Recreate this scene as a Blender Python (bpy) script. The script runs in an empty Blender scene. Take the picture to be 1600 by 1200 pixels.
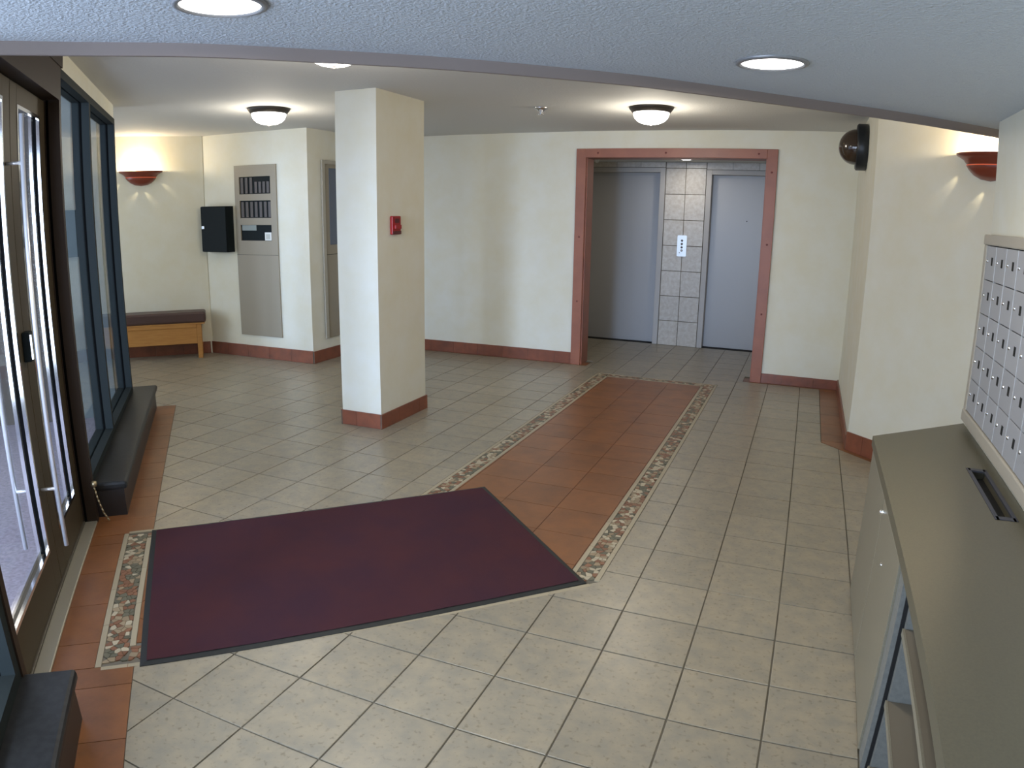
import bpy, bmesh, math, random
from mathutils import Vector, Matrix

C = bpy.context.scene.collection
SC = bpy.context.scene
R2 = math.sqrt(2.0)
random.seed(7)

# ---------------------------------------------------------------- camera
CAM = (0.5627, -3.2086, 1.5701)
RT = (0.9229713, 0.3845419, 0.0158588)
UP = (-0.1031029, 0.2072310, 0.9728438)
FW = (-0.3708147, 0.8995459, -0.2308975)
cd = bpy.data.cameras.new('camera')
cam = bpy.data.objects.new('camera', cd)
C.objects.link(cam)
fw = Vector(FW).normalized(); rt = Vector(RT); rt = (rt - fw * rt.dot(fw)).normalized(); up = rt.cross(fw)
mw = Matrix((rt, up, -fw)).transposed().to_4x4()
mw.translation = Vector(CAM)
cam.matrix_world = mw
cd.type = 'PANO'                       # a real wide lens with mild barrel distortion
cd.sensor_fit = 'HORIZONTAL'
cd.sensor_width = 36.0
cd.sensor_height = 27.0
cd.panorama_type = 'FISHEYE_LENS_POLYNOMIAL'
cd.fisheye_polynomial_k0 = 0.0
cd.fisheye_polynomial_k1 = -3.91626278e-02
cd.fisheye_polynomial_k2 = -9.30719890e-05
cd.fisheye_polynomial_k3 = 2.29715488e-05
cd.fisheye_polynomial_k4 = -5.71807869e-07
cd.fisheye_fov = 3.1
cd.clip_start = 0.02
SC.camera = cam

# ---------------------------------------------------------------- world, lights, exposure
w = bpy.data.worlds.new('overcast_sky'); SC.world = w; w.use_nodes = True
bg = w.node_tree.nodes['Background']
bg.inputs[0].default_value = (0.55, 0.70, 1.0, 1)
bg.inputs[1].default_value = 0.8
SC.view_settings.view_transform = 'Standard'
SC.view_settings.look = 'None'
SC.view_settings.exposure = 0.38
SC.view_settings.gamma = 1.0
SC.view_settings.use_curve_mapping = False
SC.cycles.max_bounces = 8
SC.cycles.sample_clamp_indirect = 4.0


def E(n, s, z=0.0):
    """entrance-wall frame: n towards the room, s along the wall towards the viewer"""
    return Vector(((n + s) / R2, (n - s) / R2, z))


def E2(n, s):
    v = E(n, s); return (v.x, v.y)


def area(name, loc, target, sx, sy, power, color):
    l = bpy.data.lights.new(name, 'AREA'); l.shape = 'RECTANGLE'; l.size = sx; l.size_y = sy
    l.energy = power; l.color = color
    o = bpy.data.objects.new(name, l); C.objects.link(o); o.location = loc
    o.rotation_euler = (Vector(target) - Vector(loc)).to_track_quat('-Z', 'Y').to_euler()
    return o


def point(name, loc, power, color, size=0.05):
    l = bpy.data.lights.new(name, 'POINT'); l.energy = power; l.color = color; l.shadow_soft_size = size
    o = bpy.data.objects.new(name, l); C.objects.link(o); o.location = loc
    return o


SKYBLUE = (0.70, 0.80, 1.0)
WARM = (1.0, 0.83, 0.60)
area('window_daylight', E(-3.5, 2.0, 1.35), E(-1.2, 1.3, 1.3), 3.0, 2.1, 100, SKYBLUE)
area('side_window_daylight', E(-3.7, -1.2, 1.3), E(-1.5, -1.6, 1.0), 3.6, 2.0, 22, SKYBLUE)
area('nook_window_daylight', E(-5.05, -4.75, 1.35), E(-2.0, -5.3, 1.1), 1.7, 1.8, 34, (0.74, 0.83, 1.0))
area('distant_bright_street', (-0.73, -13.2, 2.2), (-1.6, 0.0, 1.3), 2.2, 4.2, 1350, (0.50, 0.66, 1.0))

# ---------------------------------------------------------------- materials
MATS = {}


def ramp(nt, fac, stops):
    r = nt.nodes.new('ShaderNodeValToRGB')
    el = r.color_ramp.elements
    el[0].position, el[0].color = stops[0][0], (*stops[0][1], 1)
    el[1].position, el[1].color = stops[-1][0], (*stops[-1][1], 1)
    for p, c in stops[1:-1]:
        e = el.new(p); e.color = (*c, 1)
    nt.links.new(fac, r.inputs[0])
    return r.outputs[0]


def mat(name, col, rough=0.6, metal=0.0, noise=None, bump=None, vary=0.0, spec=0.5, coat=0.0, stretch=None):
    """noise: (scale, other colour, low, high); bump: (scale, strength, distance); vary: brightness change per object"""
    if name in MATS:
        return MATS[name]
    m = bpy.data.materials.new(name); m.use_nodes = True
    nt = m.node_tree; b = nt.nodes['Principled BSDF']
    b.inputs['Roughness'].default_value = rough
    b.inputs['Metallic'].default_value = metal
    b.inputs['Specular IOR Level'].default_value = spec
    b.inputs['Coat Weight'].default_value = coat
    geo = nt.nodes.new('ShaderNodeNewGeometry')
    vec = geo.outputs['Position']
    if stretch:
        mp = nt.nodes.new('ShaderNodeMapping'); mp.inputs['Scale'].default_value = stretch
        nt.links.new(vec, mp.inputs[0]); vec = mp.outputs[0]
    out = None
    if noise:
        n = nt.nodes.new('ShaderNodeTexNoise'); n.inputs['Scale'].default_value = noise[0]
        n.inputs['Detail'].default_value = 5; n.inputs['Roughness'].default_value = 0.6
        nt.links.new(vec, n.inputs['Vector'])
        out = ramp(nt, n.outputs[0], [(noise[2], col), (noise[3], noise[1])])
    if vary:
        oi = nt.nodes.new('ShaderNodeObjectInfo')
        h = nt.nodes.new('ShaderNodeHueSaturation')
        mr = nt.nodes.new('ShaderNodeMapRange')
        mr.inputs[3].default_value = 1 - vary; mr.inputs[4].default_value = 1 + vary
        nt.links.new(oi.outputs['Random'], mr.inputs[0]); nt.links.new(mr.outputs[0], h.inputs['Value'])
        if out is None:
            h.inputs['Color'].default_value = (*col, 1)
        else:
            nt.links.new(out, h.inputs['Color'])
        out = h.outputs[0]
    if out is None:
        b.inputs['Base Color'].default_value = (*col, 1)
    else:
        nt.links.new(out, b.inputs['Base Color'])
    if bump:
        n2 = nt.nodes.new('ShaderNodeTexNoise'); n2.inputs['Scale'].default_value = bump[0]
        n2.inputs['Detail'].default_value = 3
        nt.links.new(vec, n2.inputs['Vector'])
        bp = nt.nodes.new('ShaderNodeBump'); bp.inputs['Strength'].default_value = bump[1]
        bp.inputs['Distance'].default_value = bump[2]
        nt.links.new(n2.outputs[0], bp.inputs['Height']); nt.links.new(bp.outputs[0], b.inputs['Normal'])
    MATS[name] = m
    return m


def glow(name, col, strength):
    m = bpy.data.materials.new(name); m.use_nodes = True
    b = m.node_tree.nodes['Principled BSDF']
    b.inputs['Base Color'].default_value = (0.9, 0.9, 0.88, 1)
    b.inputs['Emission Color'].default_value = (*col, 1)
    b.inputs['Emission Strength'].default_value = strength
    return m


def glass(name, tint, amount=0.6):
    m = bpy.data.materials.new(name); m.use_nodes = True
    nt = m.node_tree; nt.nodes.remove(nt.nodes['Principled BSDF'])
    t = nt.nodes.new('ShaderNodeBsdfTransparent'); t.inputs[0].default_value = (*tint, 1)
    g = nt.nodes.new('ShaderNodeBsdfGlossy'); g.inputs['Roughness'].default_value = 0.0
    lw = nt.nodes.new('ShaderNodeLayerWeight'); lw.inputs['Blend'].default_value = 0.5
    pw = nt.nodes.new('ShaderNodeMath'); pw.operation = 'POWER'; pw.inputs[1].default_value = 5.0
    nt.links.new(lw.outputs['Facing'], pw.inputs[0])
    f = nt.nodes.new('ShaderNodeMath'); f.operation = 'MULTIPLY_ADD'; f.inputs[1].default_value = amount; f.inputs[2].default_value = 0.03
    nt.links.new(pw.outputs[0], f.inputs[0])
    mx = nt.nodes.new('ShaderNodeMixShader')
    nt.links.new(f.outputs[0], mx.inputs[0]); nt.links.new(t.outputs[0], mx.inputs[1]); nt.links.new(g.outputs[0], mx.inputs[2])
    nt.links.new(mx.outputs[0], nt.nodes['Material Output'].inputs[0])
    return m


M_WALL = mat('wall_paint', (0.72, 0.685, 0.545), 0.75, noise=(4.5, (0.75, 0.735, 0.64), 0.30, 0.70), bump=(260, 0.12, 0.004))
M_CEIL = mat('ceiling_paint', (0.62, 0.62, 0.60), 0.8, bump=(60, 0.25, 0.008))
M_STIP = mat('stippled_ceiling', (0.54, 0.60, 0.665), 0.50, bump=(110, 0.9, 0.008))
M_TAUPE = mat('taupe_trim_paint', (0.24, 0.20, 0.185), 0.6)
M_TILE = mat('beige_tile', (0.325, 0.277, 0.198), 0.32, noise=(13.0, (0.25, 0.228, 0.180), 0.36, 0.68), vary=0.06, bump=(60, 0.10, 0.003))
_nt = M_TILE.node_tree; _b = _nt.nodes['Principled BSDF']; _src = _b.inputs['Base Color'].links[0].from_socket
_sp = _nt.nodes.new('ShaderNodeTexNoise'); _sp.inputs['Scale'].default_value = 55; _sp.inputs['Detail'].default_value = 4
_g = _nt.nodes.new('ShaderNodeNewGeometry'); _nt.links.new(_g.outputs['Position'], _sp.inputs['Vector'])
_spc = ramp(_nt, _sp.outputs[0], [(0.30, (0.72, 0.70, 0.66)), (0.42, (1.0, 1.0, 1.0))])
_mx = _nt.nodes.new('ShaderNodeMix'); _mx.data_type = 'RGBA'; _mx.blend_type = 'MULTIPLY'; _mx.inputs[0].default_value = 1.0
_nt.links.new(_src, _mx.inputs[6]); _nt.links.new(_spc, _mx.inputs[7]); _nt.links.new(_mx.outputs[2], _b.inputs['Base Color'])
M_RED = mat('terracotta_tile', (0.25, 0.098, 0.034), 0.38, noise=(6.0, (0.17, 0.070, 0.028), 0.35, 0.68), vary=0.07, bump=(60, 0.08, 0.003))
M_BASE = mat('baseboard_tile', (0.25, 0.080, 0.042), 0.32, noise=(9.0, (0.17, 0.058, 0.034), 0.35, 0.7), vary=0.08)
M_GROUT = mat('grout', (0.10, 0.086, 0.060), 0.9, noise=(1.6, (0.19, 0.17, 0.135), 0.4, 0.7))
M_MOS = [mat('mosaic_cream', (0.45, 0.385, 0.27), 0.45, vary=0.10), mat('mosaic_rust', (0.21, 0.095, 0.05), 0.45, vary=0.15),
         mat('mosaic_olive', (0.115, 0.108, 0.072), 0.45, vary=0.15), mat('mosaic_sand', (0.29, 0.22, 0.135), 0.45, vary=0.15)]
M_TRIMT = mat('cream_border_tile', (0.37, 0.315, 0.215), 0.42, vary=0.06)
M_FRAME = mat('red_painted_frame', (0.32, 0.115, 0.065), 0.42, noise=(5, (0.28, 0.10, 0.058), 0.4, 0.6))
M_SCREW = mat('frame_bolt_red', (0.16, 0.035, 0.03), 0.4)
M_ELEV = mat('elevator_door_paint', (0.36, 0.36, 0.37), 0.35, spec=0.5)
M_ELEVF = mat('elevator_frame_paint', (0.42, 0.40, 0.38), 0.45)
M_WTILE = mat('stone_wall_tile', (0.46, 0.41, 0.35), 0.35, noise=(22, (0.56, 0.53, 0.48), 0.35, 0.65), vary=0.07, bump=(50, 0.2, 0.004))
M_STEEL = mat('brushed_steel', (0.75, 0.76, 0.78), 0.25, 1.0)
M_BAR = mat('satin_steel_bar', (0.88, 0.89, 0.93), 0.28, 0.55)
M_CHROME = mat('chrome', (0.85, 0.86, 0.88), 0.10, 1.0)
M_ALU = mat('threshold_aluminium', (0.50, 0.47, 0.38), 0.42, 0.55)
M_ALU2 = mat('dark_threshold', (0.16, 0.14, 0.11), 0.45, 0.5)  # darker tone than the inner plate; outer plate and slab
M_BRONZE = mat('bronze_frame', (0.036, 0.024, 0.017), 0.5, 0.0, spec=0.12)
M_DOORST = mat('bronze_door_stile', (0.060, 0.046, 0.028), 0.5, 0.0, spec=0.15)
M_SLATEF = mat('slate_frame', (0.021, 0.026, 0.026), 0.6, 0.0, spec=0.08)
M_GASKET = mat('black_gasket', (0.004, 0.004, 0.004), 0.8, spec=0.02)
M_LEDGE = mat('dark_ledge_laminate', (0.018, 0.018, 0.018), 0.38, noise=(40, (0.024, 0.024, 0.024), 0.4, 0.6), spec=0.2)
M_BLACK = mat('black_enamel', (0.007, 0.011, 0.013), 0.6, spec=0.15)
M_BLACKM = mat('black_matte', (0.006, 0.006, 0.006), 0.8)
M_PANEL = mat('taupe_panel_paint', (0.30, 0.262, 0.195), 0.5)
M_ANN = mat('annunciator_strip', (0.13, 0.12, 0.12), 0.7, spec=0.2)
M_WHITE = mat('white_label', (0.75, 0.76, 0.74), 0.5)
M_GREENGL = mat('grey_display', (0.17, 0.20, 0.18), 0.3)
M_BLUEGL = mat('blue_grey_pane', (0.10, 0.12, 0.16), 0.2)
M_MAT = mat('burgundy_carpet_pile', (0.080, 0.029, 0.034), 0.95, noise=(2.2, (0.060, 0.026, 0.038), 0.35, 0.65), bump=(700, 0.8, 0.004), spec=0.1)
M_RUB = mat('black_rubber', (0.012, 0.014, 0.014), 0.6)
M_OAK = mat('oak_wood', (0.50, 0.25, 0.07), 0.45, noise=(3, (0.42, 0.19, 0.05), 0.3, 0.7), stretch=(2, 2, 22))
M_LEATH = mat('brown_leather', (0.075, 0.040, 0.036), 0.42, bump=(120, 0.2, 0.003))
M_REDGL = mat('copper_red_glaze', (0.19, 0.036, 0.018), 0.28, coat=0.4)
M_DRUM = mat('dome_mount_bronze', (0.05, 0.042, 0.036), 0.4, 0.5)
M_CAMD = mat('smoked_dome_plastic', (0.045, 0.028, 0.018), 0.06, coat=0.5)
M_CAMB = mat('camera_base_black', (0.010, 0.013, 0.017), 0.35)
M_PULL = mat('fire_red_enamel', (0.33, 0.006, 0.008), 0.35)
M_PULLD = mat('dark_red_enamel', (0.08, 0.004, 0.006), 0.4)
M_COUNT = mat('taupe_counter_laminate', (0.118, 0.106, 0.070), 0.38, noise=(160, (0.098, 0.089, 0.060), 0.3, 0.7))
M_CAB = mat('cabinet_laminate', (0.23, 0.21, 0.155), 0.30, noise=(160, (0.21, 0.19, 0.14), 0.4, 0.6))
M_CABIN = mat('cabinet_inner_panel', (0.20, 0.205, 0.19), 0.45, noise=(60, (0.17, 0.175, 0.165), 0.4, 0.6))
M_SHELF = mat('cabinet_shelf_laminate', (0.17, 0.145, 0.105), 0.4)
M_MAILD = mat('mailbox_door_aluminium', (0.47, 0.48, 0.51), 0.40, 0.35, vary=0.03)
M_MAILF = mat('mailbox_frame_paint', (0.42, 0.38, 0.31), 0.4)
M_MAILE = mat('mailbox_bright_edge', (0.80, 0.82, 0.84), 0.3, 0.6)
M_CONC = mat('outdoor_concrete', (0.24, 0.22, 0.25), 0.9, noise=(45, (0.36, 0.32, 0.37), 0.35, 0.65))
M_BROWN = mat('outdoor_brown_cladding', (0.09, 0.075, 0.06), 0.8, noise=(2, (0.07, 0.058, 0.048), 0.4, 0.6))
M_GREYBX = mat('grey_box_paint', (0.22, 0.26, 0.29), 0.4)
M_CHAIN = mat('brass_chain', (0.40, 0.33, 0.20), 0.35, 0.8)
M_GLASS = glass('clear_glass', (0.95, 0.97, 0.965), 0.6)
M_GLASSD = glass('door_glass', (0.97, 0.98, 0.98), 0.35)
M_GLOWC = glow('recessed_lamp_glow', (1.0, 0.98, 0.95), 6.0)
M_GLOWD = glow('dome_lamp_glow', (1.0, 0.96, 0.88), 5.0)
M_GLOWS = glow('sconce_lamp_glow', (1.0, 0.80, 0.50), 10.0)


M_RING = glow('sconce_band_glow', (1.0, 0.16, 0.05), 0.35)  # emission stands in for the red-lit ring of the bowl
M_RING.node_tree.nodes['Principled BSDF'].inputs['Base Color'].default_value = (0.3, 0.04, 0.02, 1)

# ---------------------------------------------------------------- mesh helpers
class MB:
    def __init__(self):
        self.v = []; self.f = []; self.sm = []; self.mi = []

    def add(self, vs, fs, smooth=False, mi=0):
        o = len(self.v)
        self.v += [Vector(v) for v in vs]
        for f in fs:
            self.f.append([i + o for i in f]); self.sm.append(smooth); self.mi.append(mi)

    def box(self, lo, hi, fn=None, mi=0):
        x0, y0, z0 = lo; x1, y1, z1 = hi
        if x0 > x1: x0, x1 = x1, x0
        if y0 > y1: y0, y1 = y1, y0
        if z0 > z1: z0, z1 = z1, z0
        vs = [(x0, y0, z0), (x1, y0, z0), (x1, y1, z0), (x0, y1, z0), (x0, y0, z1), (x1, y0, z1), (x1, y1, z1), (x0, y1, z1)]
        fs = [(0, 3, 2, 1), (4, 5, 6, 7), (0, 1, 5, 4), (1, 2, 6, 5), (2, 3, 7, 6), (3, 0, 4, 7)]
        if fn: vs = [fn(*v) for v in vs]
        self.add(vs, fs, False, mi)
        return self

    def prism(self, poly, z0, z1, mi=0, inset=0.0):
        """poly: list of (x, y); inset > 0 bevels the top edge by that much"""
        n = len(poly)
        if n < 3: return self
        a = sum(poly[i][0] * poly[(i + 1) % n][1] - poly[(i + 1) % n][0] * poly[i][1] for i in range(n))
        if a < 0: poly = poly[::-1]
        if inset:
            cx = sum(p[0] for p in poly) / n; cy = sum(p[1] for p in poly) / n
            top = []
            for p in poly:
                d = math.hypot(p[0] - cx, p[1] - cy) or 1
                k = max(0.0, 1 - inset * 1.41 / d)
                top.append((cx + (p[0] - cx) * k, cy + (p[1] - cy) * k))
            vs = [(*p, z0) for p in poly] + [(*p, z1 - inset * 0.6) for p in poly] + [(*p, z1) for p in top]
            fs = [tuple(range(2 * n, 3 * n))]
            for i in range(n):
                j = (i + 1) % n
                fs += [(i, j, n + j, n + i), (n + i, n + j, 2 * n + j, 2 * n + i)]
        else:
            vs = [(*p, z0) for p in poly] + [(*p, z1) for p in poly]
            fs = [tuple(range(n, 2 * n)), tuple(range(n - 1, -1, -1))]
            for i in range(n):
                j = (i + 1) % n
                fs.append((i, j, n + j, n + i))
        self.add(vs, fs, False, mi)
        return self

    def tube(self, pts, r, seg=10, caps=True, mi=0):
        pts = [Vector(p) for p in pts]
        rings = []
        for i, p in enumerate(pts):
            d = (pts[min(i + 1, len(pts) - 1)] - pts[max(i - 1, 0)]).normalized()
            a = Vector((0, 0, 1)) if abs(d.z) < 0.9 else Vector((1, 0, 0))
            u = d.cross(a).normalized(); v = d.cross(u).normalized()
            rr = r[i] if isinstance(r, (list, tuple)) else r
            rings.append([p + (u * math.cos(t) + v * math.sin(t)) * rr for t in [2 * math.pi * k / seg for k in range(seg)]])
        vs = [q for ring in rings for q in ring]
        fs = []
        for i in range(len(pts) - 1):
            for k in range(seg):
                l = (k + 1) % seg
                fs.append((i * seg + k, i * seg + l, (i + 1) * seg + l, (i + 1) * seg + k))
        self.add(vs, fs, True, mi)
        if caps:
            self.add(rings[0], [tuple(range(seg))], False, mi); self.add(rings[-1], [tuple(range(seg))], False, mi)
        return self

    def lathe(self, prof, origin, axis=(0, 0, 1), seg=32, half=None, mi=0, sx=1.0):
        """prof: (radius, height along axis); half=(a0, a1) sweeps only part of the turn"""
        ax = Vector(axis).normalized(); a = Vector((0, 0, 1)) if abs(ax.z) < 0.9 else Vector((1, 0, 0))
        u = a.cross(ax).normalized(); v = ax.cross(u)
        a0, a1 = half or (0, 2 * math.pi)
        ns = seg + 1 if half else seg
        o = Vector(origin); vs = []
        for r, h in prof:
            for k in range(ns):
                t = a0 + (a1 - a0) * k / seg
                vs.append(o + ax * h + u * math.cos(t) * r * sx + v * math.sin(t) * r)
        fs = []
        for i in range(len(prof) - 1):
            for k in range(seg):
                l = (k + 1) if half else (k + 1) % seg
                fs.append((i * ns + k, i * ns + l, (i + 1) * ns + l, (i + 1) * ns + k))
        self.add(vs, fs, True, mi)
        return self

    def build(self, name, mats, parent=None, bevel=0.0, kind=None, label=None, cat=None, group=None, base=None):
        if not isinstance(mats, (list, tuple)): mats = [mats]
        if parent is not None:
            org = parent.matrix_world_base
        else:
            if base is None:
                lo = [min(v[i] for v in self.v) for i in range(3)]; hi = [max(v[i] for v in self.v) for i in range(3)]
                org = Vector(((lo[0] + hi[0]) / 2, (lo[1] + hi[1]) / 2, lo[2]))
            else:
                org = Vector(base)
        me = bpy.data.meshes.new(name)
        me.from_pydata([tuple(v - org) for v in self.v], [], self.f)
        for m in mats: me.materials.append(m)
        me.polygons.foreach_set('use_smooth', self.sm)
        me.polygons.foreach_set('material_index', self.mi)
        bm = bmesh.new(); bm.from_mesh(me)
        bmesh.ops.remove_doubles(bm, verts=bm.verts, dist=1e-5)
        bmesh.ops.recalc_face_normals(bm, faces=bm.faces)
        bm.to_mesh(me); bm.free()
        me.update()
        o = bpy.data.objects.new(name, me); C.objects.link(o)
        if parent is not None:
            o.parent = parent.obj if isinstance(parent, Node) else parent
        else:
            o.location = org
        if bevel:
            md = o.modifiers.new('bevel', 'BEVEL'); md.width = bevel; md.segments = 2; md.limit_method = 'ANGLE'
            md.harden_normals = False
        for k, val in (('kind', kind), ('label', label), ('category', cat), ('group', group)):
            if val: o[k] = val
        return Node(o, org)


class Node:
    def __init__(self, obj, base):
        self.obj = obj; self.matrix_world_base = Vector(base)


def thing(name, loc, label, cat, group=None, kind=None):
    o = bpy.data.objects.new(name, None); C.objects.link(o); o.location = loc
    o.empty_display_size = 0.1
    if label: o['label'] = label
    if cat: o['category'] = cat
    if group: o['group'] = group
    if kind: o['kind'] = kind
    return Node(o, loc)


def copy_tree(node, shift, label=None, parent=None):
    o = node.obj.copy(); C.objects.link(o)
    if parent is None:
        o.location = Vector(node.obj.location) + Vector(shift)
    else:
        o.parent = parent
    if label: o['label'] = label
    for ch in list(node.obj.children):
        if ch.name in C.objects: copy_tree(Node(ch, (0, 0, 0)), (0, 0, 0), None, o)
    return Node(o, node.matrix_world_base + Vector(shift))


def struct(name, mb, m, parent=None, bevel=0.0):
    return mb.build(name, m, parent, bevel, kind=None if parent else 'structure')


def clip(poly, a, b, c):
    """keep the part of the convex polygon where a*x + b*y <= c"""
    out = []
    n = len(poly)
    for i in range(n):
        p, q = poly[i], poly[(i + 1) % n]
        dp = a * p[0] + b * p[1] - c; dq = a * q[0] + b * q[1] - c
        if dp <= 1e-9: out.append(p)
        if (dp < -1e-9 and dq > 1e-9) or (dp > 1e-9 and dq < -1e-9):
            t = dp / (dp - dq); out.append((p[0] + (q[0] - p[0]) * t, p[1] + (q[1] - p[1]) * t))
    return out


def areap(poly):
    n = len(poly)
    return abs(sum(poly[i][0] * poly[(i + 1) % n][1] - poly[(i + 1) % n][0] * poly[i][1] for i in range(n))) / 2 if n > 2 else 0


def planes(poly, grow=0.0):
    """outward half planes of a convex polygon"""
    n = len(poly)
    a = sum(poly[i][0] * poly[(i + 1) % n][1] - poly[(i + 1) % n][0] * poly[i][1] for i in range(n))
    if a < 0: poly = poly[::-1]
    out = []
    for i in range(n):
        p, q = poly[i], poly[(i + 1) % n]
        dx, dy = q[0] - p[0], q[1] - p[1]; l = math.hypot(dx, dy)
        nx, ny = dy / l, -dx / l
        out.append((nx, ny, nx * p[0] + ny * p[1] + grow))
    return out


def subtract(polys, hole, grow):
    res = []
    pl = planes(hole, grow)
    for poly in polys:
        inside = poly
        for a, b, c in pl:
            outp = clip(inside, -a, -b, -c)
            if areap(outp) > 2e-5: res.append(outp)
            inside = clip(inside, a, b, c)
            if areap(inside) < 2e-5: break
    return res


def inter(poly, hole, grow):
    for a, b, c in planes(hole, grow):
        poly = clip(poly, a, b, c)
        if areap(poly) < 2e-5: return []
    return poly




def apx(cx, cy, A):
    """rough size in the picture of a floor patch of area A; 0 outside the frame"""
    d = Vector((cx, cy, 0)) - Vector(CAM)
    x, y, z = d.dot(rt), d.dot(up), d.dot(fw)
    if z < 0.3: return 0
    if abs(x / z) > 0.80 or abs(y / z) > 0.62: return 0
    return A * abs(d.normalized().z) / (z * z)


P = 0.305                       # tile pitch
CEIL = 2.42                     # far ceiling
CEILN = 2.06                    # near ceiling
RUNX0, RUNX1 = -1.37, -0.160    # runner outer edges
SLO, SHI = 0.178, -1.025        # runner edges in the diagonal part (s)
NDOOR = -2.447

# ================================================================= FLOOR
fl = MB().prism([E2(-2.62, 4.2), (1.6, -5.2), (2.6, 7.0), (-7.0, 7.0), E2(-2.0, -6.2), E2(-4.85, -6.2), E2(-4.85, -3.6), E2(-2.62, -3.6)], -0.12, -0.004)
floor = struct('floor', fl, M_GROUT)

R1 = [(RUNX0, -0.39), (RUNX1, -0.39), (RUNX1, 3.76), (RUNX0, 3.76)]
aa = E2(NDOOR, SHI); bb = E2(NDOOR, SLO)
D1 = [(RUNX0, RUNX0 - SHI * R2), aa, bb, (RUNX1, RUNX1 - SLO * R2)]
STRIP = [E2(-6.5, -3.63), E2(-2.305, -3.63), E2(-2.305, 5.0), E2(-6.5, 5.0)]
RSTRIP = [(0.794, 2.206), (1.145, 1.855), (2.4, 1.855), (2.4, 4.6), (0.794, 4.6)]
ASTRIP = [(0.794, 2.206), (2.3, 0.70), (3.3, 1.7), (1.8, 3.2)]
BSTRIP1 = [(-4.3, 4.035), (-1.58, 4.035), (-1.58, 4.3), (-4.3, 4.3)]
BSTRIP2 = [(0.06, 4.02), (1.1, 4.02), (1.1, 4.3), (0.06, 4.3)]
COLM = [(-2.618, 1.133), (-2.262, 1.133), (-2.262, 1.811), (-2.618, 1.811)]
PANW = [(-5.68, 2.83), (-4.2, 2.83), (-4.2, 7), (-5.68, 7)]
BEYOND = [E2(-8, -5.99), E2(0.5, -5.99), E2(0.5, -9), E2(-8, -9)]
CABF = [(0.97, -0.02), (0.97, -5.2), (2.0, -5.2), (2.0, 0.9)]
ALCL = [(-4.2, 4.3), (-2.32, 4.3), (-2.32, 7), (-4.2, 7)]
ALCR = [(0.30, 4.3), (2.6, 4.3), (2.6, 7), (0.30, 7)]
ALCB = [(-3, 5.75), (1, 5.75), (1, 7), (-3, 7)]
HOLES = [R1, D1, STRIP, RSTRIP, ASTRIP, BSTRIP1, BSTRIP2, COLM, PANW, BEYOND, CABF, ALCL, ALCR, ALCB]
G = 0.0030
tiles = []
for i in range(-25, 6):
    for j in range(-17, 20):
        x0, y0 = i * P, j * P
        q = [(x0 + G, y0 + G), (x0 + P - G, y0 + G), (x0 + P - G, y0 + P - G), (x0 + G, y0 + P - G)]
        polys = [q]
        for h in HOLES:
            polys = subtract(polys, h, G)
            if not polys: break
        A = sum(areap(p) for p in polys)
        if A < 3e-4: continue
        cx = sum(sum(v[0] for v in p) / len(p) * areap(p) for p in polys) / A
        cy = sum(sum(v[1] for v in p) / len(p) * areap(p) for p in polys) / A
        tiles.append((apx(cx, cy, A), polys, len(polys) == 1 and A > 0.088, (x0, y0)))
tiles.sort(key=lambda t: -t[0])
full_mesh = None
rest = MB()
for k, (a, polys, full, (x0, y0)) in enumerate(tiles):
    if k < 300 and a > 0:
        if full and full_mesh is not None:
            o = bpy.data.objects.new('floor_tile', full_mesh); C.objects.link(o); o.parent = floor.obj
            o.location = Vector((x0, y0, 0)) - floor.matrix_world_base
            continue
        mb = MB()
        if full:
            mb.prism([(G, G), (P - G, G), (P - G, P - G), (G, P - G)], -0.006, 0.0, inset=0.002)
            for v in mb.v: v += floor.matrix_world_base
            nd = mb.build('floor_tile', M_TILE, floor)
            nd.obj.location = Vector((x0, y0, 0)) - floor.matrix_world_base
            full_mesh = nd.obj.data
        else:
            for p in polys: mb.prism(p, -0.006, 0.0, inset=0.002 if len(polys) == 1 and len(p) == 4 else 0.0)
            mb.build('floor_tile', M_TILE, floor)
    else:
        for p in polys: rest.prism(p, -0.006, 0.0)
rest.build('far_floor_tiles', M_TILE, floor).obj['kind'] = 'stuff'

# terracotta tiles of the runner
RIN = [(RUNX0 + 0.14, -0.62), (RUNX1 - 0.14, -0.62), (RUNX1 - 0.14, 3.63), (RUNX0 + 0.14, 3.63)]
SL2, SH2, ND2 = SLO - 0.14, SHI + 0.14, NDOOR + 0.142
DIN = [E2(ND2, SL2), E2(ND2, SH2), E2(0.9, SH2), E2(0.9, SL2)]
CUTD = [E2(ND2, SL2), E2(4, SL2), E2(4, 3), E2(ND2, 3)]     # beyond the lower mosaic
for i in range(-9, 2):
    for j in range(-8, 13):
        x0, y0 = i * P, j * P
        q = [(x0 + 0.0015, y0 + 0.0015), (x0 + P - 0.0015, y0 + 0.0015), (x0 + P - 0.0015, y0 + P - 0.0015), (x0 + 0.0015, y0 + P - 0.0015)]
        pr = inter(q, RIN, 0)
        polys = subtract([pr], CUTD, 0) if pr else []
        dq = inter(q, DIN, 0)
        if dq: polys += [p for p in subtract([dq], [(RUNX0 + 0.14, -9), (3, -9), (3, 9), (RUNX0 + 0.14, 9)], 0)]
        if sum(areap(p) for p in polys) < 3e-4: continue
        mb = MB()
        for p in polys: mb.prism(p, -0.006, 0.0)
        mb.build('terracotta_tile', M_RED, floor)


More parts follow.
